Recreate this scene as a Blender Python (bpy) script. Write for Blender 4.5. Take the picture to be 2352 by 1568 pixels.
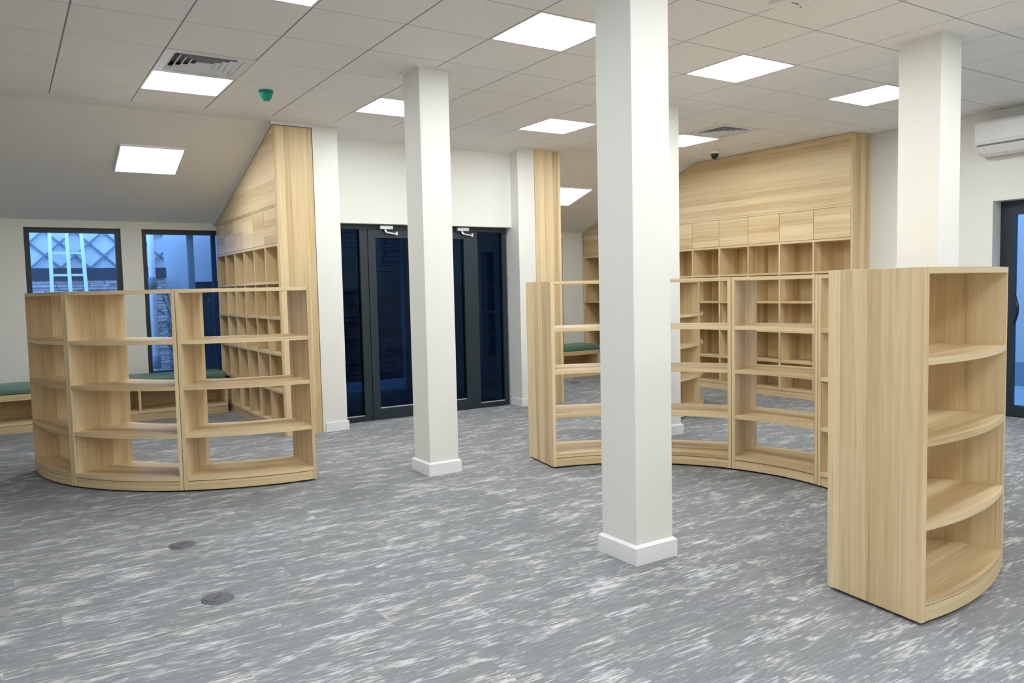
import bpy, bmesh, math, random
from mathutils import Vector, Matrix
random.seed(7)
for o in list(bpy.data.objects): bpy.data.objects.remove(o)
S = bpy.context.scene
COL = S.collection

# ------------------------------------------------------------------ camera (fitted to the 0.6 m ceiling grid)
FPX, YAW, PITCH, ROLL = 1808.85, 0.57383, -0.06681, -0.02234
CAM_H, CEIL = 1.41, 3.068
cam = bpy.data.cameras.new('camera'); cam_o = bpy.data.objects.new('camera', cam); COL.objects.link(cam_o)
cam.sensor_fit = 'HORIZONTAL'; cam.sensor_width = 36.0; cam.lens = FPX / 2352 * 36.0
cam.clip_start = 0.05; cam.clip_end = 200
_f = Vector((math.sin(YAW) * math.cos(PITCH), math.cos(YAW) * math.cos(PITCH), math.sin(PITCH)))
_r = Vector((math.cos(YAW), -math.sin(YAW), 0)); _u = _r.cross(_f)
_r2 = _r * math.cos(ROLL) + _u * math.sin(ROLL); _u2 = -_r * math.sin(ROLL) + _u * math.cos(ROLL)
_m = Matrix((_r2, _u2, -_f)).transposed().to_4x4(); _m.translation = (0, 0, CAM_H)
cam_o.matrix_world = _m
S.camera = cam_o

# ------------------------------------------------------------------ world: even blue dusk sky
W = bpy.data.worlds.new('dusk_sky'); S.world = W; W.use_nodes = True
bg = W.node_tree.nodes['Background']
bg.inputs[0].default_value = (0.33, 0.57, 1.0, 1); bg.inputs[1].default_value = 4.4

# ------------------------------------------------------------------ exposure
LAMP = 25.0            # emission of the ceiling panels
S.view_settings.view_transform = 'Standard'; S.view_settings.look = 'None'
S.view_settings.exposure = 0.0; S.view_settings.gamma = 1.0; S.view_settings.use_curve_mapping = False

# ------------------------------------------------------------------ materials
def newmat(name):
    m = bpy.data.materials.new(name); m.use_nodes = True
    nt = m.node_tree; b = nt.nodes['Principled BSDF']
    return m, nt, b
class NT:
    def __init__(s, nt): s.nt = nt
    def n(s, t, **kw):
        o = s.nt.nodes.new(t)
        for k, v in kw.items(): setattr(o, k, v)
        return o
    def l(s, a, b): s.nt.links.new(a, b)
    def math(s, op, a, b=None, c=None):
        o = s.n('ShaderNodeMath', operation=op)
        for i, v in enumerate((a, b, c)):
            if v is None: continue
            if isinstance(v, (int, float)): o.inputs[i].default_value = v
            else: s.l(v, o.inputs[i])
        return o.outputs[0]
    def comb(s, x, y, z=0.0):
        o = s.n('ShaderNodeCombineXYZ')
        for i, v in enumerate((x, y, z)):
            if isinstance(v, (int, float)): o.inputs[i].default_value = v
            else: s.l(v, o.inputs[i])
        return o.outputs[0]
    def noise(s, vec, scale, detail=2, rough=.5, dist=0.0):
        o = s.n('ShaderNodeTexNoise'); s.l(vec, o.inputs['Vector'])
        o.inputs['Scale'].default_value = scale; o.inputs['Detail'].default_value = detail
        o.inputs['Roughness'].default_value = rough; o.inputs['Distortion'].default_value = dist
        return o.outputs['Fac']
    def ramp(s, fac, stops, interp='LINEAR'):
        o = s.n('ShaderNodeValToRGB'); s.l(fac, o.inputs[0]); e = o.color_ramp.elements; o.color_ramp.interpolation = interp
        while len(e) < len(stops): e.new(0.5)
        for i, (p, c) in enumerate(stops):
            e[i].position = p; e[i].color = (c, c, c, 1) if isinstance(c, (int, float)) else (*c, 1)
        return o.outputs[0]
    def mix(s, fac, a, b, blend='MIX'):
        o = s.n('ShaderNodeMix', data_type='RGBA', blend_type=blend)
        if isinstance(fac, (int, float)): o.inputs[0].default_value = fac
        else: s.l(fac, o.inputs[0])
        for i, v in ((6, a), (7, b)):
            if isinstance(v, tuple): o.inputs[i].default_value = (*v, 1)
            else: s.l(v, o.inputs[i])
        return o.outputs[2]
    def bump(s, h, strength, dist=.01):
        o = s.n('ShaderNodeBump'); s.l(h, o.inputs['Height']); o.inputs['Strength'].default_value = strength
        o.inputs['Distance'].default_value = dist; return o.outputs[0]

def plain(name, col, rough=.5, metal=0.0, noise=0.0, nscale=8, bump=0.0, bscale=200, spec=.5):
    m, nt, b = newmat(name); T = NT(nt)
    b.inputs['Roughness'].default_value = rough; b.inputs['Metallic'].default_value = metal
    b.inputs['Specular IOR Level'].default_value = spec
    tc = T.n('ShaderNodeTexCoord')
    if noise:
        f = T.noise(tc.outputs['Object'], nscale, 3)
        T.l(T.mix(f, tuple(c * (1 - noise) for c in col), tuple(min(1, c * (1 + noise)) for c in col)), b.inputs['Base Color'])
    else: b.inputs['Base Color'].default_value = (*col, 1)
    if bump:
        T.l(T.bump(T.noise(tc.outputs['Object'], bscale, 2), bump, .003), b.inputs['Normal'])
    return m

def wood_mat(name, light, dark, rough=.42):
    m, nt, b = newmat(name); T = NT(nt)
    uv = T.n('ShaderNodeUVMap'); sp = T.n('ShaderNodeSeparateXYZ'); T.l(uv.outputs[0], sp.inputs[0])
    oi = T.n('ShaderNodeObjectInfo')
    u = T.math('ADD', sp.outputs[0], T.math('MULTIPLY', oi.outputs['Random'], 7.3))
    v = T.math('ADD', sp.outputs[1], T.math('MULTIPLY', oi.outputs['Random'], 3.1))
    # lamella bands of different tone
    vo = T.n('ShaderNodeTexVoronoi', voronoi_dimensions='1D'); T.l(u, vo.inputs['W']); vo.inputs['Scale'].default_value = 13.0
    sc = T.n('ShaderNodeSeparateColor'); T.l(vo.outputs['Color'], sc.inputs[0]); band = sc.outputs[0]
    # shift the grain from band to band
    v2 = T.math('ADD', v, T.math('MULTIPLY', sc.outputs[1], 5.0))
    fine = T.noise(T.comb(T.math('MULTIPLY', u, 150.0), T.math('MULTIPLY', v2, 2.2)), 1.0, 3, .6)
    mid = T.noise(T.comb(T.math('MULTIPLY', u, 34.0), T.math('MULTIPLY', v2, 1.1), band), 1.0, 3, .55, .6)
    f = T.math('ADD', T.math('MULTIPLY', band, .42), T.math('ADD', T.math('MULTIPLY', fine, .24), T.math('MULTIPLY', mid, .55)))
    col = T.ramp(f, [(.28, dark), (.62, tuple((a * .62 + c * .38) for a, c in zip(light, dark))), (.98, light)])
    # thin darker grain lines
    ln = T.ramp(T.noise(T.comb(T.math('MULTIPLY', u, 60.0), T.math('MULTIPLY', v2, .7)), 1.0, 2), [(.61, 1.0), (.70, .80)])
    T.l(T.mix(1.0, col, ln, 'MULTIPLY'), b.inputs['Base Color'])
    b.inputs['Roughness'].default_value = rough; b.inputs['Specular IOR Level'].default_value = .35
    T.l(T.bump(fine, .06, .002), b.inputs['Normal'])
    return m

def carpet_mat():
    m, nt, b = newmat('carpet_planks'); T = NT(nt)
    tc = T.n('ShaderNodeTexCoord'); sp = T.n('ShaderNodeSeparateXYZ'); T.l(tc.outputs['Object'], sp.inputs[0])
    x, y = sp.outputs[0], sp.outputs[1]
    row = T.math('FLOOR', T.math('DIVIDE', y, .25))
    colm = T.math('FLOOR', T.math('ADD', x, T.math('MULTIPLY', row, .39)))
    wn = T.n('ShaderNodeTexWhiteNoise', noise_dimensions='2D'); T.l(T.comb(row, colm), wn.inputs['Vector'])
    r1 = wn.outputs['Value']
    ox = T.math('MULTIPLY', r1, 37.0)
    xs = T.math('ADD', x, ox)
    yr = T.math('FLOOR', T.math('DIVIDE', y, .0065))          # single yarn rows
    streak = T.noise(T.comb(T.math('MULTIPLY', xs, 14.0), T.math('MULTIPLY', yr, 2.37), ox), 1.0, 2, .55)
    wide = T.noise(T.comb(T.math('MULTIPLY', xs, 12.0), T.math('MULTIPLY', y, 80.0), ox), 1.0, 2, .55)
    patch = T.noise(T.comb(T.math('MULTIPLY', xs, 3.6), T.math('MULTIPLY', y, 11.0), ox), 1.0, 3, .6)
    mask = T.ramp(T.math('ADD', T.math('ADD', T.math('MULTIPLY', streak, .34), T.math('MULTIPLY', wide, .34)), T.math('MULTIPLY', patch, .48)), [(.585, 0.0), (.625, .25), (.715, 1.0)])
    tone = T.noise(T.comb(T.math('MULTIPLY', xs, 5.0), T.math('MULTIPLY', yr, 1.71)), 1.0, 3, .6)
    base = T.ramp(tone, [(.28, (.200, .208, .222)), (.52, (.258, .266, .278)), (.76, (.325, .334, .342))])
    hue = T.noise(T.comb(T.math('MULTIPLY', xs, 2.2), T.math('MULTIPLY', y, 7.0), 3.3), 1.0, 2)
    pale = T.ramp(hue, [(.38, (.68, .71, .73)), (.5, (.71, .72, .72)), (.66, (.72, .70, .63))])
    base = T.mix(.10, base, T.ramp(hue, [(.35, (.25, .25, .31)), (.5, (.26, .27, .27)), (.65, (.25, .29, .26))]))
    c = T.mix(T.math('MULTIPLY', mask, .82), base, pale)
    # ribs along the plank
    rib = T.math('SINE', T.math('MULTIPLY', y, 2 * math.pi / .0085))
    rb = T.math('ADD', T.math('MULTIPLY', rib, .09), .93)
    ribc = T.n('ShaderNodeCombineColor'); [T.l(rb, ribc.inputs[i]) for i in range(3)]
    c = T.mix(1.0, c, ribc.outputs[0], 'MULTIPLY')
    pile = T.noise(tc.outputs['Object'], 420, 2)
    T.l(T.mix(.30, c, T.mix(1.0, c, T.ramp(pile, [(.3, .55), (.7, 1.25)]), 'MULTIPLY')), b.inputs['Base Color'])
    b.inputs['Roughness'].default_value = .95; b.inputs['Specular IOR Level'].default_value = .1
    T.l(T.bump(T.math('ADD', T.math('MULTIPLY', rib, .3), pile), .35, .004), b.inputs['Normal'])
    return m

def glass_mat(name, tint):
    m = bpy.data.materials.new(name); m.use_nodes = True; nt = m.node_tree; nt.nodes.clear(); T = NT(nt)
    out = T.n('ShaderNodeOutputMaterial'); mx = T.n('ShaderNodeMixShader'); fr = T.n('ShaderNodeFresnel'); fr.inputs[0].default_value = 1.35
    tr = T.n('ShaderNodeBsdfTransparent'); tr.inputs[0].default_value = (*tint, 1)
    gl = T.n('ShaderNodeBsdfGlossy'); gl.inputs['Roughness'].default_value = .02; gl.inputs['Color'].default_value = (.55, .75, 1, 1)
    T.l(fr.outputs[0], mx.inputs[0]); T.l(tr.outputs[0], mx.inputs[1]); T.l(gl.outputs[0], mx.inputs[2]); T.l(mx.outputs[0], out.inputs[0])
    return m

def emit_mat(name, col, strength):
    m = bpy.data.materials.new(name); m.use_nodes = True; nt = m.node_tree; nt.nodes.clear(); T = NT(nt)
    out = T.n('ShaderNodeOutputMaterial'); e = T.n('ShaderNodeEmission'); e.inputs[0].default_value = (*col, 1); e.inputs[1].default_value = strength
    T.l(e.outputs[0], out.inputs[0]); return m

M = dict(
    wood=wood_mat('oak_laminate', (.87, .71, .445), (.52, .36, .17)),
    carpet=carpet_mat(),
    wall=plain('cream_wall_paint', (.80, .80, .75), .6, noise=.015, nscale=3, bump=.05, bscale=120),
    slope=plain('white_plaster', (.85, .845, .82), .7, noise=.02, nscale=2),
    tile=plain('ceiling_tile_white', (.88, .87, .86), .8, noise=.02, nscale=14, bump=.1, bscale=260),
    grid=plain('ceiling_grid_grey', (.26, .26, .285), .6),
    white=plain('white_gloss_trim', (.84, .84, .86), .35),
    plastic=plain('white_plastic', (.80, .80, .79), .35),
    silver=plain('silver_metal', (.75, .77, .80), .3, .6),
    alu=plain('anthracite_aluminium', (.014, .026, .036), .42, .0, noise=.06, nscale=5),
    black=plain('black_plastic', (.012, .012, .014), .4),
    dome=plain('smoked_dome', (.01, .014, .02), .08),
    green=plain('green_plastic', (.0, .28, .19), .35),
    cushion=plain('green_vinyl', (.125, .235, .19), .42, noise=.08, nscale=6, bump=.1, bscale=40),
    ventdark=plain('duct_dark', (.20, .22, .26), .7),
    vent=plain('vent_white', (.78, .79, .82), .45),
    boxgrey=plain('floor_box_grey', (.105, .11, .128), .5, noise=.1, nscale=30),
    glass=glass_mat('window_glass', (.80, .90, 1.0)),
    doorglass=glass_mat('tinted_door_glass', (.20, .30, .42)),
    lamp=emit_mat('lamp_diffuser', (.965, .985, 1.0), LAMP),
    extwhite=plain('outside_pale_render', (.72, .76, .80), .8, noise=.08, nscale=3),
    extgrey=plain('outside_grey_render', (.50, .49, .47), .8, noise=.06, nscale=2),
    slat=plain('trellis_slat_grey', (.20, .25, .30), .7),
    stone=plain('outside_ledge_stone', (.58, .52, .54), .9, noise=.35, nscale=9, bump=.4, bscale=40),
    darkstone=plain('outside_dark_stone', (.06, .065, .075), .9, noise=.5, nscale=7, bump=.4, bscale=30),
    steel=plain('outside_dark_steel', (.03, .045, .07), .6),
    pave=plain('outside_paving', (.30, .32, .34), .9, noise=.2, nscale=4),
    leaf=plain('outside_leaves', (.03, .07, .05), .7, noise=.4, nscale=8),
    ladder=plain('ladder_aluminium', (.80, .84, .88), .5),
)

# ------------------------------------------------------------------ mesh helpers
class MB:
    def __init__(s): s.v = []; s.f = []
    def box(s, x0, x1, y0, y1, z0, z1):
        b = len(s.v)
        s.v += [(x, y, z) for z in (z0, z1) for y in (y0, y1) for x in (x0, x1)]
        s.f += [[b + i for i in q] for q in ((0, 2, 3, 1), (4, 5, 7, 6), (0, 1, 5, 4), (2, 6, 7, 3), (0, 4, 6, 2), (1, 3, 7, 5))]
        return s
    def prism(s, pts, a, bb, axis='z'):
        """pts: 2D outline; extruded from a to bb along axis"""
        def P(p, t): return {'z': (p[0], p[1], t), 'y': (p[0], t, p[1]), 'x': (t, p[0], p[1])}[axis]
        n = len(pts); b = len(s.v)
        s.v += [P(p, a) for p in pts] + [P(p, bb) for p in pts]
        s.f += [[b + i for i in range(n)][::-1], [b + n + i for i in range(n)]]
        s.f += [[b + i, b + (i + 1) % n, b + n + (i + 1) % n, b + n + i] for i in range(n)]
        return s
    def arcboard(s, r0, r1, off, a0, a1, z0, z1, n=14):
        """curved board between two radii; x shifted by -off"""
        b = len(s.v)
        for i in range(n + 1):
            a = a0 + (a1 - a0) * i / n; c, q = math.cos(a), math.sin(a)
            s.v += [(r0 * c - off, r0 * q, z0), (r1 * c - off, r1 * q, z0), (r1 * c - off, r1 * q, z1), (r0 * c - off, r0 * q, z1)]
        for i in range(n):
            k = b + 4 * i
            for j in range(4): s.f.append([k + j, k + (j + 1) % 4, k + 4 + (j + 1) % 4, k + 4 + j])
        s.f += [[b, b + 3, b + 2, b + 1], [b + 4 * n + j for j in range(4)]]
        return s
    def lathe(s, prof, n=24, cx=0, cy=0):
        b = len(s.v)
        for r, z in prof:
            for i in range(n):
                a = 2 * math.pi * i / n; s.v.append((cx + r * math.cos(a), cy + r * math.sin(a), z))
        for k in range(len(prof) - 1):
            for i in range(n):
                j = (i + 1) % n; s.f.append([b + k * n + i, b + k * n + j, b + (k + 1) * n + j, b + (k + 1) * n + i])
        s.f += [[b + i for i in range(n)][::-1], [b + (len(prof) - 1) * n + i for i in range(n)]]
        return s
    def tube(s, pts, r, n=8):
        b = len(s.v); pts = [Vector(p) for p in pts]
        for i, p in enumerate(pts):
            t = (pts[min(i + 1, len(pts) - 1)] - pts[max(i - 1, 0)]).normalized()
            a = t.orthogonal().normalized() if abs(t.z) < .9 else Vector((1, 0, 0)); a = (a - t * a.dot(t)).normalized(); c = t.cross(a)
            for k in range(n):
                g = 2 * math.pi * k / n; s.v.append(tuple(p + a * (r * math.cos(g)) + c * (r * math.sin(g))))
        for i in range(len(pts) - 1):
            for k in range(n):
                j = (k + 1) % n; s.f.append([b + i * n + k, b + i * n + j, b + (i + 1) * n + j, b + (i + 1) * n + k])
        s.f += [[b + k for k in range(n)][::-1], [b + (len(pts) - 1) * n + k for k in range(n)]]
        return s
    def bar(s, p, q, w, t, up=(0, 1, 0)):
        """rectangular bar from p to q, width w, thickness t measured along 'up'"""
        p, q, up = Vector(p), Vector(q), Vector(up); d = (q - p).normalized(); up = (up - d * up.dot(d)).normalized(); sd = d.cross(up)
        b = len(s.v)
        for e in (p, q):
            for i, j in ((-1, -1), (1, -1), (1, 1), (-1, 1)): s.v.append(tuple(e + sd * (w / 2 * i) + up * (t / 2 * j)))
        s.f += [[b + 3, b + 2, b + 1, b], [b + 4, b + 5, b + 6, b + 7]] + [[b + i, b + (i + 1) % 4, b + 4 + (i + 1) % 4, b + 4 + i] for i in range(4)]
        return s
    def mesh(s, name, mat, grain='z', smooth=False, bevel=0.0):
        me = bpy.data.meshes.new(name); me.from_pydata(s.v, [], s.f)
        bm = bmesh.new(); bm.from_mesh(me); bmesh.ops.recalc_face_normals(bm, faces=bm.faces)
        if bevel: bmesh.ops.bevel(bm, geom=bm.edges[:], offset=bevel, segments=2, affect='EDGES', profile=.6)
        uvl = bm.loops.layers.uv.new('UVMap')
        g = {'x': Vector((1, 0, 0)), 'y': Vector((0, 1, 0)), 'z': Vector((0, 0, 1))}[grain]
        for f in bm.faces:
            n = f.normal; m_ = max(range(3), key=lambda q: abs(n[q]))
            n = Vector([1.0 if q == m_ else 0.0 for q in range(3)])
            if abs(n.dot(g)) > .8:
                a = Vector((0, 1, 0)) if grain == 'x' else Vector((1, 0, 0)); c = g.cross(a)
            else: a = n.cross(g).normalized(); c = g
            for lp in f.loops: lp[uvl].uv = (lp.vert.co.dot(a) + abs(n.x) * .37 + abs(n.y) * .71, lp.vert.co.dot(c))
            f.smooth = smooth
        bm.to_mesh(me); bm.free(); me.materials.append(M[mat])
        return me
    def build(s, name, mat, parent=None, grain='z', smooth=False, bevel=0.0, loc=None, rot=None):
        return link(name, s.mesh(name, mat, grain, smooth, bevel), parent, loc, rot)
def link(name, me, parent=None, loc=None, rot=None):
    o = bpy.data.objects.new(name, me); COL.objects.link(o)
    if parent is not None: o.parent = parent
    if loc: o.location = loc
    if rot: o.rotation_euler = rot
    return o
def tag(o, label, cat=None, group=None, kind=None):
    o['label'] = label
    if cat: o['category'] = cat
    if group: o['group'] = group
    if kind: o['kind'] = kind
    return o
def thing(name, label, cat, loc=(0, 0, 0), rotz=0.0, group=None, kind=None):
    o = bpy.data.objects.new(name, None); COL.objects.link(o); o.empty_display_size = .1
    o.location = loc; o.rotation_euler = (0, 0, rotz); return tag(o, label, cat, group, kind)
def copy_tree(o, parent=None):
    c = o.copy(); COL.objects.link(c)
    if parent is not None: c.parent = parent
    for ch in [k for k in bpy.data.objects if k.parent is o]: copy_tree(ch, c)
    return c

# ------------------------------------------------------------------ layout constants (metres; camera stands at x=0, y=0)
GX0, GY0, T = -0.303 * .6, 7.602 * .6, .6          # origin of the ceiling grid
XL, XR, YN = GX0 - 8 * T, 8.40, GY0 - 11 * T        # left, right, near walls
YT = 7.46                                           # end of the tile field
YS, YW, ZW = 7.74, 10.29, 2.30                      # start of slope, window wall, slope height at the wall
def slope_z(y): return CEIL if y < YS else CEIL + (ZW - CEIL) * (y - YS) / (YW - YS)
SANG = math.atan2(CEIL - ZW, YW - YS)
X1, X1B = 2.285, 2.665                              # bookcase in the window alcove: face and back
YP = 7.69                                           # end panels / wall piers
X2F, X2 = 5.785, 5.405                              # bookcase behind the doorway pier: face, back
X3, Y3 = 8.065, 5.385                               # long bookcase in the far alcove: face, near end
YD = 7.95                                           # wall over the doors
DX0, DX1 = 3.00, 5.165                              # door opening

# ------------------------------------------------------------------ floor
f = MB().box(XL - .2, 8.62, YN - .2, 10.5, -.2, 0).build('floor', 'carpet')
tag(f, 'grey carpet with pale broken streaks across the whole room', 'floor', kind='structure')

# ------------------------------------------------------------------ ceiling: tiles, sloped part
cm = MB().box(XL - .2, XR + .2, YN - .2, YT, CEIL + .12, CEIL + .2)
for i in range(-8, 16): cm.box(max(GX0 + i * T - .018, XL), min(GX0 + i * T + .018, XR + .06), YN, YT, CEIL + .0025, CEIL + .022)
for j in range(-11, 6):
    y_ = min(GY0 + j * T, YT - .018); cm.box(XL, XR + .06, y_ - .018, y_ + .018, CEIL + .0026, CEIL + .022)
cl = cm.build('ceiling', 'grid')
tag(cl, 'suspended ceiling of square white tiles in a thin grey grid', 'ceiling', kind='structure')
LIGHTS = [(i, j) for i in (2, 5, 8, 11) for j in (-9, -5, -1, 3)] + [(-1, -5), (-1, -9), (-4, -5), (-4, -9)]  # trailing panels are unseen, added for more light from the left
VENTS = [(2, 2), (11, 2)]
tile_meshes = {}
def tile_mesh(w, h):
    k = (round(w, 3), round(h, 3))
    if k not in tile_meshes:
        g, c = .0048, .002
        mb = MB(); x0, x1, y0, y1 = g, w - g, g, h - g
        mb.v = [(x0, y0, .012), (x1, y0, .012), (x1, y1, .012), (x0, y1, .012), (x0, y0, c), (x1, y0, c), (x1, y1, c), (x0, y1, c),
                (x0 + c, y0 + c, 0), (x1 - c, y0 + c, 0), (x1 - c, y1 - c, 0), (x0 + c, y1 - c, 0)]
        mb.f = [[0, 1, 2, 3], [8, 11, 10, 9]] + [[a + i, a + (i + 1) % 4, a + 4 + (i + 1) % 4, a + 4 + i] for a in (0, 4) for i in range(4)]
        tile_meshes[k] = mb.mesh('ceiling_tile', 'tile')
    return tile_meshes[k]
far_tiles = MB()
for i in range(-8, 15):
    for j in range(-11, 5):
        if (i, j) in LIGHTS or (i, j) in VENTS: continue
        x, y = GX0 + i * T, GY0 + j * T
        w, h = min(T, XR - x), min(T, YT - y)
        if w < .03 or h < .03: continue
        if i < -4: far_tiles.box(x + .005, x + w - .005, y + .005, y + h - .005, CEIL, CEIL + .012); continue
        link('ceiling_tile', tile_mesh(w, h), cl, (x, y, CEIL))
far_tiles.build('outlying_tiles', 'tile', cl)['kind'] = 'stuff'
sl = MB().prism([(YT, CEIL), (YS, CEIL), (YW, ZW), (YW + .2, ZW), (YW + .2, ZW + .25), (YS, CEIL + .2), (YT, CEIL + .2)], XL, XR + .15, 'x').build('ceiling_slope', 'slope')
tag(sl, 'plain sloping plaster ceiling falling towards the windows', 'ceiling', kind='structure')

# ------------------------------------------------------------------ walls
def struct(name, mb, label, cat='wall', mat='wall'):
    return tag(mb.build(name, mat), label, cat, kind='structure')
W1, W2, W3 = (.25, 1.222), (1.446, 2.418), (6.69, 7.662)     # window openings (x)
WZ0, WZ1 = .45, 2.215
wb = MB(); ys = (YW, YW + .2)
wb.box(XL - .2, W1[0], *ys, 0, ZW).box(W1[1], W2[0], *ys, 0, ZW).box(W2[1], 2.80, *ys, 0, ZW)
wb.box(W1[0], W1[1], *ys, WZ1, ZW).box(W1[0], W1[1], *ys, 0, WZ0).box(W2[0], W2[1], *ys, WZ1, ZW).box(W2[0], W2[1], *ys, 0, WZ0)
struct('wall_back_left', wb, 'cream back wall with two dark framed windows under the slope')
wb = MB().box(5.30, W3[0], *ys, 0, ZW).box(W3[1], XR + .2, *ys, 0, ZW).box(*W3, *ys, WZ1, ZW).box(*W3, *ys, 0, WZ0)
struct('wall_back_right', wb, 'cream back wall of the far alcove behind the benches')
# wall over and beside the glass doors, and the alcove side walls behind the bookcases
DZ = 2.14
struct('wall_doors', MB().box(DX0, DX1, YD, YD + .25, DZ, CEIL).box(2.67, DX0, YD, YD + .25, 0, CEIL), 'cream wall above the double glass doors')
struct('wall_alcove_left', MB().box(X1B + .01, 2.80, YD + .25, YW, 0, CEIL - .1), 'wall behind the alcove bookcase beside the glass doors')
struct('wall_alcove_right', MB().box(5.27, X2 - .01, YD + .25, YW, 0, CEIL - .1), 'wall behind the bookcase right of the glass doors')
struct('wall_pier_left', MB().box(2.672, 2.93, YP, YD, 0, CEIL), 'white wall pier between wooden end panel and glass doors', 'pier')
struct('wall_pier_right', MB().box(DX1, 5.40, 7.79, YD + .25, 0, CEIL), 'white wall pier right of the glass doors', 'pier')
D2 = (2.03, 4.055, 2.178)                            # right-hand door opening: y0, y1, top
wr = MB().box(XR, XR + .24, YN, D2[0], 0, CEIL).box(XR, XR + .24, D2[1], Y3 + .01, 0, CEIL).box(XR, XR + .24, D2[0], D2[1], D2[2], CEIL)
wr.box(8.46, 8.58, Y3 + .01, YW, 0, CEIL)
struct('wall_right', wr, 'cream right-hand wall carrying the air conditioner above a glass door')
struct('wall_left', MB().box(XL - .2, XL, YN, YW, 0, CEIL), 'cream left-hand wall')
struct('wall_near', MB().box(XL - .2, XR, YN - .2, YN, 0, CEIL), 'cream wall behind the viewpoint')
def baseboard(name, runs, label):
    mb = MB()
    for x0, x1, y0, y1 in runs: mb.box(x0, x1, y0, y1, 0, .095)
    return tag(mb.build(name, 'white', bevel=.004), label, 'baseboard', kind='structure')
baseboard('baseboard_pier_left', [(2.70, 2.945, YP - .015, YP), (2.93, 2.945, YP, YD)], 'white skirting round the pier left of the glass doors')
baseboard('baseboard_pier_right', [(DX1 - .015, 5.38, 7.775, 7.79), (DX1 - .015, DX1, 7.79, YD + .06)], 'white skirting round the pier right of the glass doors')
baseboard('baseboard_right', [(XR - .015, XR, D2[1], Y3 - .01), (XR - .015, XR, YN, D2[0])], 'white skirting along the right-hand wall')
# thin white trims where the alcove bookcase meets the ceiling
tag(MB().prism([(YP - .012, CEIL - .03), (YS, CEIL - .03), (YW, ZW - .03), (YW, ZW), (YS, CEIL), (YP - .012, CEIL)], X1 - .022, X1, 'x').build('trim_1', 'white'),
    'thin white trim along the sloping top of the alcove bookcase', 'trim', kind='structure')
tag(MB().box(X1 - .022, 2.68, YP - .022, YP - .001, CEIL - .03, CEIL).build('trim_2', 'white'), 'thin white trim over the tall wooden end panel', 'trim', kind='structure')

# ------------------------------------------------------------------ windows and doors
def ring(mb, axis, pos, t, a0, a1, z0, z1, w, wb=None):
    """rectangular frame; axis 'y': lies in the plane y=pos..pos+t, a = x"""
    wb = wb or w
    for b0, b1, c0, c1 in ((a0, a0 + w, z0, z1), (a1 - w, a1, z0, z1), (a0 + w, a1 - w, z1 - w, z1), (a0 + w, a1 - w, z0, z0 + wb)):
        if axis == 'y': mb.box(b0, b1, pos, pos + t, c0, c1)
        else: mb.box(pos, pos + t, b0, b1, c0, c1)
    return mb
def window(n, x, label):
    w = thing('window_%d' % n, label, 'window', ((x[0] + x[1]) / 2, YW + .06, WZ0), kind='structure')
    hw = (x[1] - x[0]) / 2; H = WZ1 - WZ0
    ring(MB(), 'y', 0, .07, -hw, hw, 0, H, .055).build('window_frame', 'alu', w)
    MB().box(-hw + .055, hw - .055, .030, .038, .055, H - .055).build('pane', 'glass', w)
    return w
window(1, W1, 'dark framed window looking onto the trellis and ladder')
window(2, W2, 'dark framed window partly behind the tall alcove bookcase')
window(3, W3, 'dark framed window of the far alcove, seen as a narrow strip')

# double glass door with side lights
d = thing('door_1', 'double glass door with dark aluminium frame and side lights', 'door', ((DX0 + DX1) / 2, 8.05, 0), kind='structure')
cx = (DX0 + DX1) / 2
def X(x): return x - cx
ring(MB(), 'y', 0, .07, X(DX0), X(DX1 - .02), 0, DZ, .055).build('frame', 'alu', d)
LM, RM = (3.275, 3.365), (4.645, 4.745)             # mullions between side lights and leaves
for m in (LM, RM): MB().box(X(m[0]), X(m[1]), -.004, .07, .055, DZ - .055).build('mullion', 'alu', d)
MB().box(X(DX0 + .055), X(LM[0]), .03, .038, .055, DZ - .055).build('pane', 'doorglass', d)
MB().box(X(RM[1]), X(DX1 - .075), .03, .038, .055, DZ - .055).build('pane', 'doorglass', d)
for a, b_, hs in ((LM[1] + .004, 4.0, 1), (4.006, RM[0] - .004, -1)):
    lf = ring(MB(), 'y', -.012, .07, X(a), X(b_), .012, DZ - .058, .085, .11).build('door_leaf', 'alu', d)
    MB().box(X(a + .085), X(b_ - .085), .02, .028, .122, DZ - .143).build('pane', 'doorglass', lf)
    hx = X(b_ - .045) if hs > 0 else X(a + .045)
    MB().tube([(hx, -.012, .95), (hx, -.06, .95), (hx, -.06, 1.35), (hx, -.012, 1.35)], .012).build('handle', 'silver', lf)
for x0, sgn in ((3.50, 1), (4.46, 1)):
    c = MB().box(X(x0), X(x0 + .15), -.055, -.004, DZ - .052, DZ - .012).build('door_closer', 'silver', d, bevel=.004)
    MB().bar((X(x0 + .06), -.035, DZ - .055), (X(x0 + .075), -.04, DZ - .085), .018, .018).bar((X(x0 + .075), -.045, DZ - .085), (X(x0 + .20), -.03, DZ - .10), .016, .012).bar((X(x0 + .20), -.03, DZ - .075), (X(x0 + .20), -.03, DZ - .115), .02, .02).build('closer_arm', 'silver', c)
    c['label'] = 'silver door closer under the door head'
MB().box(X(DX0 + .05), X(DX1 - .07), -.02, .07, 0, .012).build('threshold', 'alu', d)
for a, b_, z in ((DX0 + .057, LM[0] - .002, .056), (RM[1] + .002, DX1 - .077, .056), (LM[1] + .092, 3.912, .123), (4.094, RM[0] - .092, .123)):
    MB().box(X(a), X(b_), .006, .018, z, z + .010).build('glazing_bead', 'silver', d)

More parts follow.
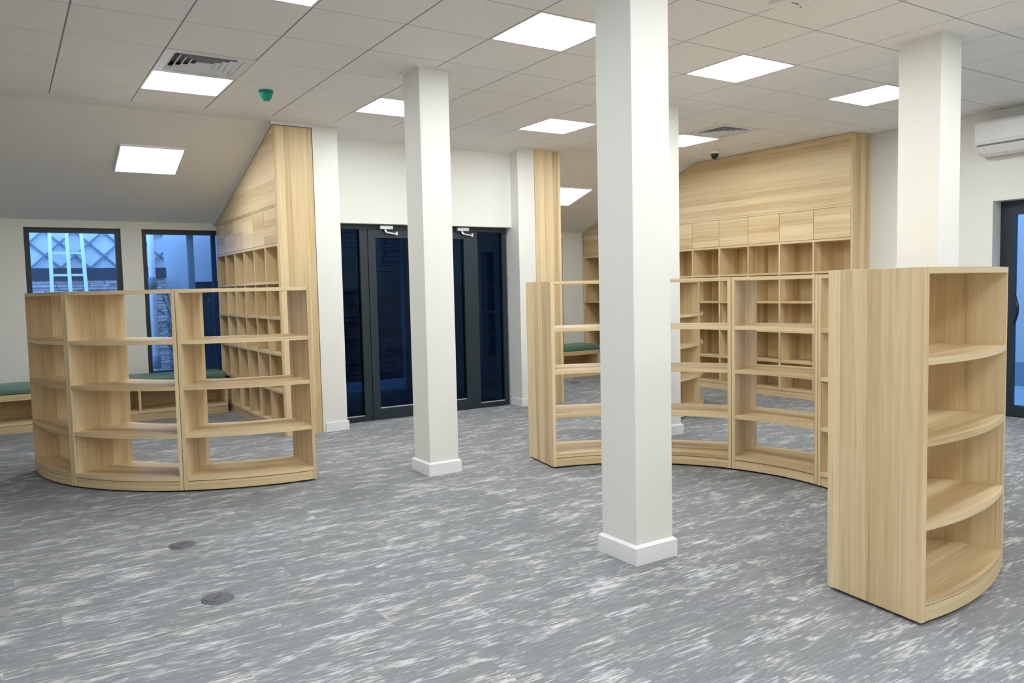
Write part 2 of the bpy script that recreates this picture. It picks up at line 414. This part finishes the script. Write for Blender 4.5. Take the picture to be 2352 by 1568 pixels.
# glass door in the right-hand wall
d = thing('door_2', 'dark framed glass door at the right edge, black bow handle', 'door', (XR + .16, (D2[0] + D2[1]) / 2, 0), kind='structure')
cy = (D2[0] + D2[1]) / 2
ring(MB(), 'x', 0, .07, D2[0] - cy, D2[1] - cy, 0, D2[2], .055).build('frame', 'alu', d)
y0, y1 = cy - .004 - cy, D2[1] - .058 - cy
for a, b_ in ((y0 + .008, y1), (D2[0] + .064 - cy, y0)):
    lf = ring(MB(), 'x', -.015, .07, a, b_, .012, D2[2] - .060, .080, .105).build('door_leaf', 'alu', d)
    MB().box(.02, .028, a + .080, b_ - .080, .117, D2[2] - .140).build('pane', 'glass', lf)
hy = y1 - .027
MB().tube([(-.015 - .045 * math.sin(math.pi * k / 12), hy - .068 - .05 * math.sin(math.pi * k / 12), .955 + .28 * k / 12) for k in range(13)], .013, 10).build('handle', 'black', d, smooth=True)

# ------------------------------------------------------------------ light panels
def light_panel(label, loc, rot=None, group='square ceiling light panels', drop=0.0):
    t = thing('ceiling_light', label, 'ceiling light', loc, 0, group)
    if rot: t.rotation_euler = rot
    h = .2965; w = .014
    fr = MB()
    for x0, x1, y0, y1 in ((-h, h, -h, -h + w), (-h, h, h - w, h), (-h, -h + w, -h + w, h - w), (h - w, h, -h + w, h - w)): fr.box(x0, x1, y0, y1, -drop, .0145)
    fr.build('frame', 'plastic', t)
    MB().box(-h + w, h - w, -h + w, h - w, .006 - drop, .012).build('diffuser', 'lamp', t)
    MB().box(-h, h, -h, h, .0125, .0160).build('light_shield', 'plastic', t)  # unseen cover, added to keep diffuser light out of the ceiling void
    return t
LL = {(2, 3): 'bright ceiling panel directly behind the square air vent, above the green dome',
      (5, -1): 'bright ceiling panel just left of the nearest column',
      (8, -1): 'bright ceiling panel in front of the white emergency unit, right of the nearest column',
      (11, -1): 'bright ceiling panel partly hidden by the right-hand column',
      (5, 3): 'bright ceiling panel partly hidden by the left-hand free column',
      (8, 3): 'bright ceiling panel in front of the doorway pier, left of the nearest column',
      (11, 3): 'bright ceiling panel next to the black dome camera',
      (2, -1): 'bright ceiling panel cut by the top edge of the picture'}
for i, j in LIGHTS:
    light_panel(LL.get((i, j), 'ceiling light panel outside the picture'), (GX0 + (i + .5) * T, GY0 + (j + .5) * T, CEIL),
                group='square ceiling light panels' if (i, j) in LL else 'ceiling light panels out of view')
def slope_light(x, y, label, group='square ceiling light panels'):
    light_panel(label, (x, y, slope_z(y) - .016), (-SANG, 0, 0), group, 0.004)
slope_light(1.325, 8.672, 'bright square panel on the slope above the left windows')
slope_light(6.715, 8.965, 'bright square panel on the slope of the far alcove')

# ------------------------------------------------------------------ air vents, detectors, camera, emergency unit
def vent(i, j, label):
    t = thing('air_vent', label, 'air vent', (GX0 + (i + .5) * T, GY0 + (j + .5) * T, CEIL), 0, 'square four-way air vents')
    h = .2965
    def sq(mb, a, b, z0, z1):     # sloping square ring: outer half-size b at z0, inner a at z1
        k = len(mb.v)
        for r, z in ((b, z0), (a, z1), (a - .004, z1 + .004), (b - .004, z0 + .004)): mb.v += [(-r, -r, z), (r, -r, z), (r, r, z), (-r, r, z)]
        for q in range(4):
            for e in range(4): mb.f.append([k + 4 * q + e, k + 4 * q + (e + 1) % 4, k + 4 * ((q + 1) % 4) + (e + 1) % 4, k + 4 * ((q + 1) % 4) + e])
        return mb
    db = MB().box(-h, h, -h, h, .060, .064)
    for x0, x1, y0, y1 in ((-h, h, -h, -h + .004), (-h, h, h - .004, h), (-h, -h + .004, -h, h), (h - .004, h, -h, h)): db.box(x0, x1, y0, y1, .009, .060)
    db.build('duct_box', 'ventdark', t)
    MB().box(-h, h, -h, -h + .06, -.003, .008).box(-h, h, h - .06, h, -.003, .008).box(-h, -h + .06, -h + .06, h - .06, -.003, .008).box(h - .06, h, -h + .06, h - .06, -.003, .008).build('frame', 'vent', t)
    for k in range(5): sq(MB(), .222 - .044 * k - .012, .222 - .044 * k + .012, .0, .020).build('louvre', 'vent', t)
    return t
vent(2, 2, 'white louvred air vent beside the bright panel, top left')
vent(11, 2, 'white louvred air vent beside the panel near the dome camera')

t = thing('smoke_detector', 'small green dome hanging from a ceiling tile at left', 'detector', (GX0 + 3.49 * T, GY0 + 3.36 * T, CEIL))
MB().lathe([(.058, 0), (.060, -.008), (.055, -.014)]).build('base', 'green', t, smooth=True)
MB().lathe([(.054, -.014), (.052, -.03), (.044, -.055), (.030, -.075), (.018, -.082), (.004, -.083)]).build('dome', 'green', t, smooth=True)
t = thing('dome_camera', 'white and black dome camera under the ceiling above the long bookcase', 'camera', (GX0 + 12.86 * T, GY0 + 3.94 * T, CEIL))
MB().lathe([(.062, 0), (.062, -.03), (.055, -.045)]).build('base', 'plastic', t, smooth=True)
MB().lathe([(.052, -.045), (.050, -.065), (.040, -.09), (.022, -.108), (.004, -.112)]).build('dome', 'dome', t, smooth=True)
t = thing('emergency_unit', 'flat white rounded plate on the ceiling at the top edge', 'ceiling unit', (4.07, 3.10, CEIL))
pts = []
for cx_, cy_, a0 in ((.13, .05, 0), (-.13, .05, 90), (-.13, -.05, 180), (.13, -.05, 270)):
    pts += [(cx_ + .03 * math.cos(math.radians(a0 + k * 15)), cy_ + .03 * math.sin(math.radians(a0 + k * 15))) for k in range(7)]
MB().prism(pts, -.022, 0).build('cover', 'tile', t)
MB().box(-.09, -.03, -.045, -.038, -.026, -.022).build('slot', 'grid', t)
MB().lathe([(.006, -.022), (.006, -.027)], 10, .02, -.02).build('indicator', 'grid', t)

# split air conditioner on the right-hand wall
t = thing('air_conditioner', 'white wall air conditioner at the upper right edge', 'air conditioner', (XR, 3.68, 2.62))
prof = [(0, 0), (-.10, .0), (-.155, .03), (-.195, .09), (-.205, .14), (-.205, .30), (-.19, .325), (-.15, .335), (0, .335)]
MB().prism(prof, -.46, .46, 'y').build('body', 'plastic', t, bevel=.006)
MB().prism([(-.105, -.006), (-.155, .022), (-.198, .082), (-.204, .085), (-.160, .016), (-.110, -.012)], -.42, .42, 'y').build('flap', 'plastic', t)
MB().prism([(-.198, .088), (-.2065, .098), (-.2065, .102), (-.198, .098)], -.44, .44, 'y').build('groove', 'grid', t)

# ------------------------------------------------------------------ free-standing columns
def column(x0, x1, y0, y1, label):
    cx, cy = (x0 + x1) / 2, (y0 + y1) / 2; hx, hy = (x1 - x0) / 2, (y1 - y0) / 2
    t = thing('column', label, 'column', (cx, cy, 0), 0, 'free-standing white columns')
    MB().box(-hx, hx, -hy, hy, .09, CEIL).build('shaft', 'wall', t, bevel=.004)
    k, c, H = .017, .012, .10; mb = MB(); b = 0
    for e, z in ((k, 0), (k, H - c), (.002, H)): mb.v += [(-hx - e, -hy - e, z), (hx + e, -hy - e, z), (hx + e, hy + e, z), (-hx - e, hy + e, z)]
    mb.f = [[3, 2, 1, 0], [8, 9, 10, 11]] + [[a + i, a + (i + 1) % 4, a + 4 + (i + 1) % 4, a + 4 + i] for a in (0, 4) for i in range(4)]
    mb.build('plinth', 'white', t)
    e = .022; co = MB()
    for a0, a1, b0, b1 in ((-hx - e, hx + e, -hy - e, -hy), (-hx - e, hx + e, hy, hy + e), (-hx - e, -hx, -hy, hy), (hx, hx + e, -hy, hy)): co.box(a0, a1, b0, b1, CEIL - .004, CEIL)
    co.build('ceiling_collar', 'tile', t)
    return t
nc = column(2.63, 2.88, 2.95, 3.22, 'nearest white square column, cut by the top of the picture')
MB().lathe([(.006, 0), (.005, .003)], 12).build('screw_cap', 'plastic', nc, loc=(.04, -.135, .21), rot=(math.pi / 2, 0, 0))
column(2.678, 2.926, 5.33, 5.60, 'white square column standing in front of the double glass doors')
column(5.385, 5.642, 2.945, 3.245, 'white square column behind the front right bookshelf')
column(5.105, 5.355, 5.36, 5.62, 'white square column mostly hidden behind the nearest column')

# ------------------------------------------------------------------ curved bookshelf modules
SH_H, TH = 1.46, .026
def shelf_module(label, c, ang, da, rin, rout, group, proto={}):
    """one wedge of a ring: sides are radial panels, boards follow the arc; origin on the floor at mid depth"""
    key = (round(da, 4), rin, rout); rm = (rin + rout) / 2; h = da / 2
    loc = (c[0] + rm * math.cos(ang), c[1] + rm * math.sin(ang), 0)
    if key in proto:
        t = copy_tree(proto[key]); t.location = loc; t.rotation_euler = (0, 0, ang)
        return tag(t, label, 'bookshelf', group)
    t = thing('curved_bookshelf', label, 'bookshelf', loc, ang, group); proto[key] = t
    gap = .0025
    for s in (1, -1):
        # radial panel, thickness towards the inside of the module
        d_ = Vector((math.cos(h), s * math.sin(h))); n_ = Vector((math.sin(h), -s * math.cos(h)))   # n_: into the module
        q = [d_ * rin + n_ * gap, d_ * rout + n_ * gap, d_ * rout + n_ * (gap + TH), d_ * rin + n_ * (gap + TH)]
        MB().prism([(p.x - rm, p.y) for p in q], .014, SH_H).build('side_panel', 'wood', t, 'z', bevel=.0012)
    def arc(name, z0, z1, r0, r1, grain='y'):
        hi = h - (TH + gap) / ((r0 + r1) / 2)
        # ends must stay parallel to the panels: angular inset depends on radius
        mb = MB(); n = 16
        for i in range(n + 1):
            for r, z in ((r0, z0), (r1, z0), (r1, z1), (r0, z1)):
                a = (h - math.asin((TH + gap) / r)) * (2 * i / n - 1)
                mb.v.append((r * math.cos(a) - rm, r * math.sin(a), z))
        for i in range(n):
            for j in range(4): mb.f.append([4 * i + j, 4 * i + (j + 1) % 4, 4 * i + 4 + (j + 1) % 4, 4 * i + 4 + j])
        mb.f += [[0, 3, 2, 1], [4 * n + j for j in range(4)]]
        return mb.build(name, 'wood', t, grain)
    arc('top_board', SH_H - TH, SH_H, rin, rout)
    for z in (1.096, .766, .421): arc('shelf', z - .028, z, rin + .002, rout - .002)
    arc('bottom_shelf', .082, .110, rin, rout)
    arc('plinth', .014, .077, rout - .022, rout - .004)
    arc('plinth', .014, .077, rin + .004, rin + .022)
    for s in (1, -1):
        for r in (rin + .05, rout - .05):
            a = s * (h - .06); MB().lathe([(.022, 0), (.022, .083)], 10, r * math.cos(a) - rm, r * math.sin(a)).build('foot', 'black', t)
    return t
R = math.radians
# ring around the nearest column: six modules
CR, A0, DA = (3.29, 3.575), 79.3, (79.3 + 96.9) / 6
names = ['curved bookshelf at the left end of the big arc, tall side panel facing the doors',
         'curved bookshelf of the big arc, second from the left end, seen behind the nearest column',
         'curved see-through bookshelf in the middle of the big arc, right of the nearest column',
         'curved bookshelf of the big arc, a thin strip beside the front right bookshelf',
         'curved bookshelf of the big arc concealed behind the front right bookshelf',
         'curved bookshelf at the front right, large plain side panel and bulging shelves']
for k in range(6): shelf_module(names[k], CR, R(A0 - (k + .5) * DA), R(DA), 1.38, 1.858, 'modules of the big bookshelf arc')
# arc in front of the left alcove: three modules
CLf, DAL = (1.94, 7.52), 30.5
names = ['curved bookshelf at the right end of the left arc, window and cubbyholes seen through it',
         'curved bookshelf in the middle of the left arc', 'shaded curved bookshelf at the far left end of the left arc']
for k in range(3): shelf_module(names[k], CLf, R(-90.2 - (k + .5) * DAL), R(DAL), 1.296, 1.776, 'modules of the left bookshelf arc')
# third arc, behind the hidden column
C3 = (5.54, 7.69)
names = ['curved bookshelf seen through the big arc just right of the nearest column', 'curved bookshelf further round the rear arc, only its bulging shelf ends showing']
for k in range(2): shelf_module(names[k], C3, R(-89.5 + (k + .5) * DAL), R(DAL), 1.296, 1.776, 'modules of the rear bookshelf arc')

# ------------------------------------------------------------------ built-in bookcases
ROWS = [1.905, 1.535, 1.180, .820, .447, .100]     # top faces of the boards (first: underside of the door row)
def bookcase(label, face, back, y0, y1, n):
    """straight bookcase along y; open face at x=face (towards smaller or larger x), following the ceiling slope"""
    s = 1 if back > face else -1
    t = thing('built_in_bookcase', label, 'bookcase', ((face + back) / 2, (y0 + y1) / 2, 0), 0, 'built-in cubbyhole bookcases')
    ox, oy = (face + back) / 2, (y0 + y1) / 2
    def bx(a, b_, c0, c1, z0, z1): return MB().box(min(a, b_) - ox, max(a, b_) - ox, c0 - oy, c1 - oy, z0, z1)
    B = .024; gapc = .034 if face == X1 else .004
    yy0 = y0 + B; cell = (y1 - .02 - yy0) / n
    ztop = min(slope_z(y0), CEIL) - gapc
    # end panel towards the room
    bx(face, back, y0, y0 + B, .0, ztop).build('end_panel', 'wood', t, 'z', bevel=.0012)
    # back, plinth, boards
    bx(back - s * .016, back - s * .002, yy0, y1, .0, ROWS[0] + .38).build('back_panel', 'wood', t, 'z')
    bx(face + s * .004, face + s * .022, yy0, y1, .0, ROWS[5] - .026).build('plinth', 'wood', t, 'y')
    for k, z in enumerate(ROWS): bx(face, back - s * .016, yy0, y1, z - .024, z).build('shelf', 'wood', t, 'y')
    zd = ROWS[0] + .355
    for k in range(1, n + 1):
        y = yy0 + cell * k
        for a, b_ in zip(ROWS[1:], ROWS[:-1]):
            pass
        th = .020
        for z1_, z0_ in zip(ROWS[:-1], ROWS[1:]):
            bx(face + s * .001, back - s * .016, y - th / 2, min(y + th / 2, y1), z0_, z1_ - .024).build('divider', 'wood', t, 'z')
    for k in range(n):
        a, b_ = yy0 + cell * k + .003, min(yy0 + cell * (k + 1), y1) - .003
        bx(face + s * .002, face + s * .020, a, b_, ROWS[0] + .004, zd - .004).build('cabinet_door', 'wood', t, 'y', bevel=.0015)
    bx(face + s * .004, back - s * .016, yy0, y1, zd, zd + .020).build('rail', 'wood', t, 'y')
    # fascia above the doors, cut to the slope
    pts = [(yy0 - oy, zd + .022), (y1 - oy, zd + .022), (y1 - oy, max(slope_z(y1) - gapc, zd + .026))]
    if y0 < YS: pts.append((YS - oy, CEIL - gapc))
    pts.append((yy0 - oy, ztop))
    fx = sorted((face + s * .002 - ox, face + s * .020 - ox))
    MB().prism(pts, fx[0], fx[1], 'x').build('fascia', 'wood', t, 'y')
    return t
bookcase('tall oak cubbyhole bookcase beside the left windows under the slope', X1, X1B, YP, YW - .015, 6)
bookcase('tall oak bookcase right of the doorway pier, only its end panel showing', X2F, X2, 7.79, YW - .015, 6)
bookcase('long oak wall bookcase with square cubbyholes and a row of doors', X3, 8.455, Y3, YW - .015, 10)

# ------------------------------------------------------------------ benches under the windows
def bench(x0, x1, label, clabel, n, end):
    YF, YB = 9.80, YW - .004
    t = thing('window_bench', label, 'bench', ((x0 + x1) / 2, (YF + YB) / 2, 0), 0, 'oak window benches')
    ox, oy = (x0 + x1) / 2, (YF + YB) / 2
    def bx(a, b_, c, d_, e, g): return MB().box(a - ox, b_ - ox, c - oy, d_ - oy, e, g)
    bx(x0, x1, YF, YB, .345, .410).build('seat_board', 'wood', t, 'x', bevel=.002)
    bx(x0, x1, YF, YB - .02, .085, .110).build('bottom_board', 'wood', t, 'x')
    bx(x0, x1, YF + .006, YF + .024, .0, .083).build('plinth', 'wood', t, 'x')
    bx(x0, x1, YB - .018, YB - .002, .0, .343).build('back_panel', 'wood', t, 'x')
    for k in range(n + 1):
        x = x0 + (x1 - x0 - .024) * k / n
        bx(x, x + .024, YF + .001, YB - .02, .111, .344).build('divider', 'wood', t, 'z')
    c = thing('seat_cushion', clabel, 'cushion', (ox, oy, .412), 0, 'green bench cushions')
    hw, hd = (x1 - x0) / 2 - .004, (YB - YF) / 2 - .004
    MB().box(-hw, hw, -hd, hd, 0, .088).build('pad', 'cushion', c, smooth=True, bevel=.028)
    MB().tube([(-hw + .03, -hd - .001, .012), (hw - .03, -hd - .001, .012)], .005, 6).build('piping', 'cushion', c)
bench(-2.56, 2.235, 'long oak bench with open compartments under the left windows', 'long green vinyl cushion on the bench under the left windows', 5, True)
bench(X2F + .05, X3 - .06, 'oak bench with open compartments in the far alcove', 'green vinyl cushion on the bench in the far alcove', 3, True)

# ------------------------------------------------------------------ floor boxes
def floor_box(x, y, r, label):
    t = thing('floor_box', label, 'floor socket', (x, y, 0), R(35), 'round floor boxes')
    MB().lathe([(r, 0), (r, .003), (r - .006, .006)], 32).build('rim', 'boxgrey', t)
    MB().lathe([(r - .010, .004), (r - .012, .008)], 32).build('lid', 'boxgrey', t)
    MB().box(-.020, .020, -.003, .003, .008, .0088).build('lid_slot', 'black', t)
    MB().box(-r + .02, -r + .024, -.03, .03, .008, .0088).build('hinge_mark', 'black', t)
floor_box(.788, 4.71, .072, 'dark round floor box, the farther of the two on the open carpet')
floor_box(.772, 3.77, .073, 'dark round floor box, the nearer of the two on the open carpet')
floor_box(7.08, 9.25, .072, 'dark round floor box on the carpet of the far alcove')

# ------------------------------------------------------------------ outside
g = MB().box(-12, 22, 10.5, 26, -.35, -.12).build('ground_yard', 'pave'); tag(g, 'dim paved yard outside the windows', 'ground', kind='structure')
g = MB().box(2.82, 5.25, 8.22, 10.5, -.35, -.02).build('ground_porch', 'pave'); tag(g, 'pale paving of the porch outside the glass doors', 'ground', kind='structure')
g = MB().box(8.62, 20, -6, 10.5, -.35, -.04).build('ground_side', 'pave'); tag(g, 'paving outside the right-hand glass door', 'ground', kind='structure')
YO = 12.45
sw = thing('stone_wall', 'yard wall of thin stacked ledge stones outside the left windows', 'stone wall', (0, YO, 0))
MB().box(-6, 2.05, .06, .30, -.15, 1.66).build('core', 'stone', sw)
st = MB(); z = -.12
while z < 1.64:
    h = random.uniform(.03, .06); x = -3 + random.uniform(0, .3)
    while x < 2.05:
        w = random.uniform(.15, .45); st.box(x + .004, min(x + w, 2.05) - .004, random.uniform(0, .035), .07, z + .003, min(z + h, 1.66) - .003); x += w
    z += h
o = st.build('ledge_stones', 'stone', sw, 'x'); o['kind'] = 'stuff'
# trellis on a pale screen above the stone wall
tr = thing('trellis_fence', 'diagonal trellis before a pale screen above the stone wall', 'trellis', (0, YO, 1.66))
MB().box(-6, 2.05, .10, .13, .0, 2.2).build('screen', 'extwhite', tr)
MB().box(-6, 2.05, -.02, .06, .02, .17).build('rail', 'steel', tr)
P = .36
for k in range(-16, 12):
    for s in (1, -1):
        x0 = k * P * 1.0; z0, z1 = .17, 2.1; L = (z1 - z0) * 1.05
        xa, xb = x0, x0 + s * L
        lo, hi = -3.2, 2.03
        def zat(x): return z0 + (x - xa) / (xb - xa) * (z1 - z0)
        xa2, xb2 = max(min(xa, hi), lo), max(min(xb, hi), lo)
        if abs(xa2 - xb2) < .05: continue
        yy = .055 if s > 0 else .075
        MB().bar((xa2, yy, zat(xa2)), (xb2, yy, zat(xb2)), .026, .018).build('slat', 'slat', tr)
# ladder leaning on the wall
ld = thing('ladder', 'pale metal ladder leaning on the yard wall beyond the left window', 'ladder', (.80, YO - .5, -.12))
for x in (-.25, .0, .22): MB().bar((x, .0, 0), (x * .8, .42, 2.45), .045, .03).build('rail', 'ladder', ld)
for k in range(7): MB().bar((-.25 + .007 * k, .06 * k + .03, .3 * k + .35), (.22 - .006 * k, .06 * k + .03, .3 * k + .35), .03, .03).build('rung', 'ladder', ld)
# porch structure right of the trellis
pp = thing('drain_pipe', 'pale vertical drain pipe outside the second window', 'pipe', (1.66, 11.1, -.12))
MB().tube([(0, 0, 0), (0, 0, 3.2)], .042, 12).build('tube', 'ladder', pp, smooth=True)
for z in (.6, 1.62): MB().lathe([(.05, z), (.05, z + .16)], 12).build('collar', 'slat', pp, smooth=True)
cp = thing('yard_canopy', 'dark steel canopy over the yard beyond the second window', 'canopy', (2.6, 11.9, 2.30))
MB().box(-.75, .9, -.25, .15, 0, .20).build('beam', 'steel', cp)
MB().bar((.02, -.28, .03), (.34, -.28, .18), .03, .02).build('brace', 'ladder', cp)
MB().box(-.30, .9, -1.3, .5, .22, .28).build('roof_sheet', 'steel', cp)
tag(MB().box(2.57, 2.63, 11.85, 11.91, -.12, 2.30).build('canopy_post', 'steel'), 'thin dark post under the canopy, right of the trellis', 'post', 'canopy posts')
tag(MB().box(2.25, 2.33, 11.85, 11.93, -.12, 2.30).build('canopy_post', 'slat'), 'grey post under the canopy at the edge of the trellis', 'post', 'canopy posts')
pw = MB().box(2.06, 3.6, YO + .25, YO + .35, -.15, 4.0).build('pale_yard_wall', 'extwhite'); tag(pw, 'pale rendered wall beyond the canopy posts', 'yard wall')
dw = MB().box(2.42, 3.6, YO + .02, YO + .2, -.15, 1.62).build('dark_yard_panel', 'steel'); tag(dw, 'dark low panel beneath the pale wall, right of the stone wall', 'panel')
def shrub(x, y, h, n, label):
    t = thing('shrub', label, 'shrub', (x, y, -.12)); st = MB(); lv = MB()
    for k in range(n):
        a = random.uniform(0, 6.28); r = random.uniform(.05, .35); zz = h * random.uniform(.55, 1.0)
        st.tube([(0, 0, 0), (r * .4 * math.cos(a), r * .4 * math.sin(a), zz * .6), (r * math.cos(a), r * math.sin(a), zz)], .006, 4)
        for q in range(16):
            f_ = random.uniform(.45, 1.05); px, py, pz = r * f_ * math.cos(a) + random.gauss(0, .05), r * f_ * math.sin(a) + random.gauss(0, .05), zz * f_ + random.gauss(0, .05)
            b = random.uniform(0, 6.28); dx, dy, dz = .10 * math.cos(b), .10 * math.sin(b), random.uniform(-.03, .05)
            k0 = len(lv.v); lv.v += [(px, py, pz), (px + dx * .5 - dy * .25, py + dy * .5 + dx * .25, pz + dz * .5), (px + dx, py + dy, pz + dz), (px + dx * .5 + dy * .25, py + dy * .5 - dx * .25, pz + dz * .5 + .004)]
            lv.f.append([k0, k0 + 1, k0 + 2, k0 + 3])
    st.build('stems', 'leaf', t); o = lv.build('foliage', 'leaf', t); o['kind'] = 'stuff'
shrub(2.12, 11.3, 1.62, 40, 'dark leafy shrub in the yard beyond the second window')
shrub(1.30, 11.8, .75, 14, 'small dark plant at the foot of the stone wall')
# unseen roof added to darken the porch, and dark hedge behind the doors; pale wall outside the right-hand door
pr = MB().box(2.55, 5.5, 8.2, 11.6, 2.75, 2.9).build('porch_shade_roof', 'steel'); tag(pr, 'unseen dark roof added to shade the porch outside the glass doors', 'roof', kind='structure')
ew = thing('side_yard_wall', 'pale blue-lit wall outside the right-hand glass door', 'yard wall', (11.4, 4, 0))
MB().box(0, .2, -9, 6, .28, 4.2).build('render', 'extgrey', ew)
MB().box(-.03, .2, -9, 6, -.04, .28).build('base_band', 'slat', ew)

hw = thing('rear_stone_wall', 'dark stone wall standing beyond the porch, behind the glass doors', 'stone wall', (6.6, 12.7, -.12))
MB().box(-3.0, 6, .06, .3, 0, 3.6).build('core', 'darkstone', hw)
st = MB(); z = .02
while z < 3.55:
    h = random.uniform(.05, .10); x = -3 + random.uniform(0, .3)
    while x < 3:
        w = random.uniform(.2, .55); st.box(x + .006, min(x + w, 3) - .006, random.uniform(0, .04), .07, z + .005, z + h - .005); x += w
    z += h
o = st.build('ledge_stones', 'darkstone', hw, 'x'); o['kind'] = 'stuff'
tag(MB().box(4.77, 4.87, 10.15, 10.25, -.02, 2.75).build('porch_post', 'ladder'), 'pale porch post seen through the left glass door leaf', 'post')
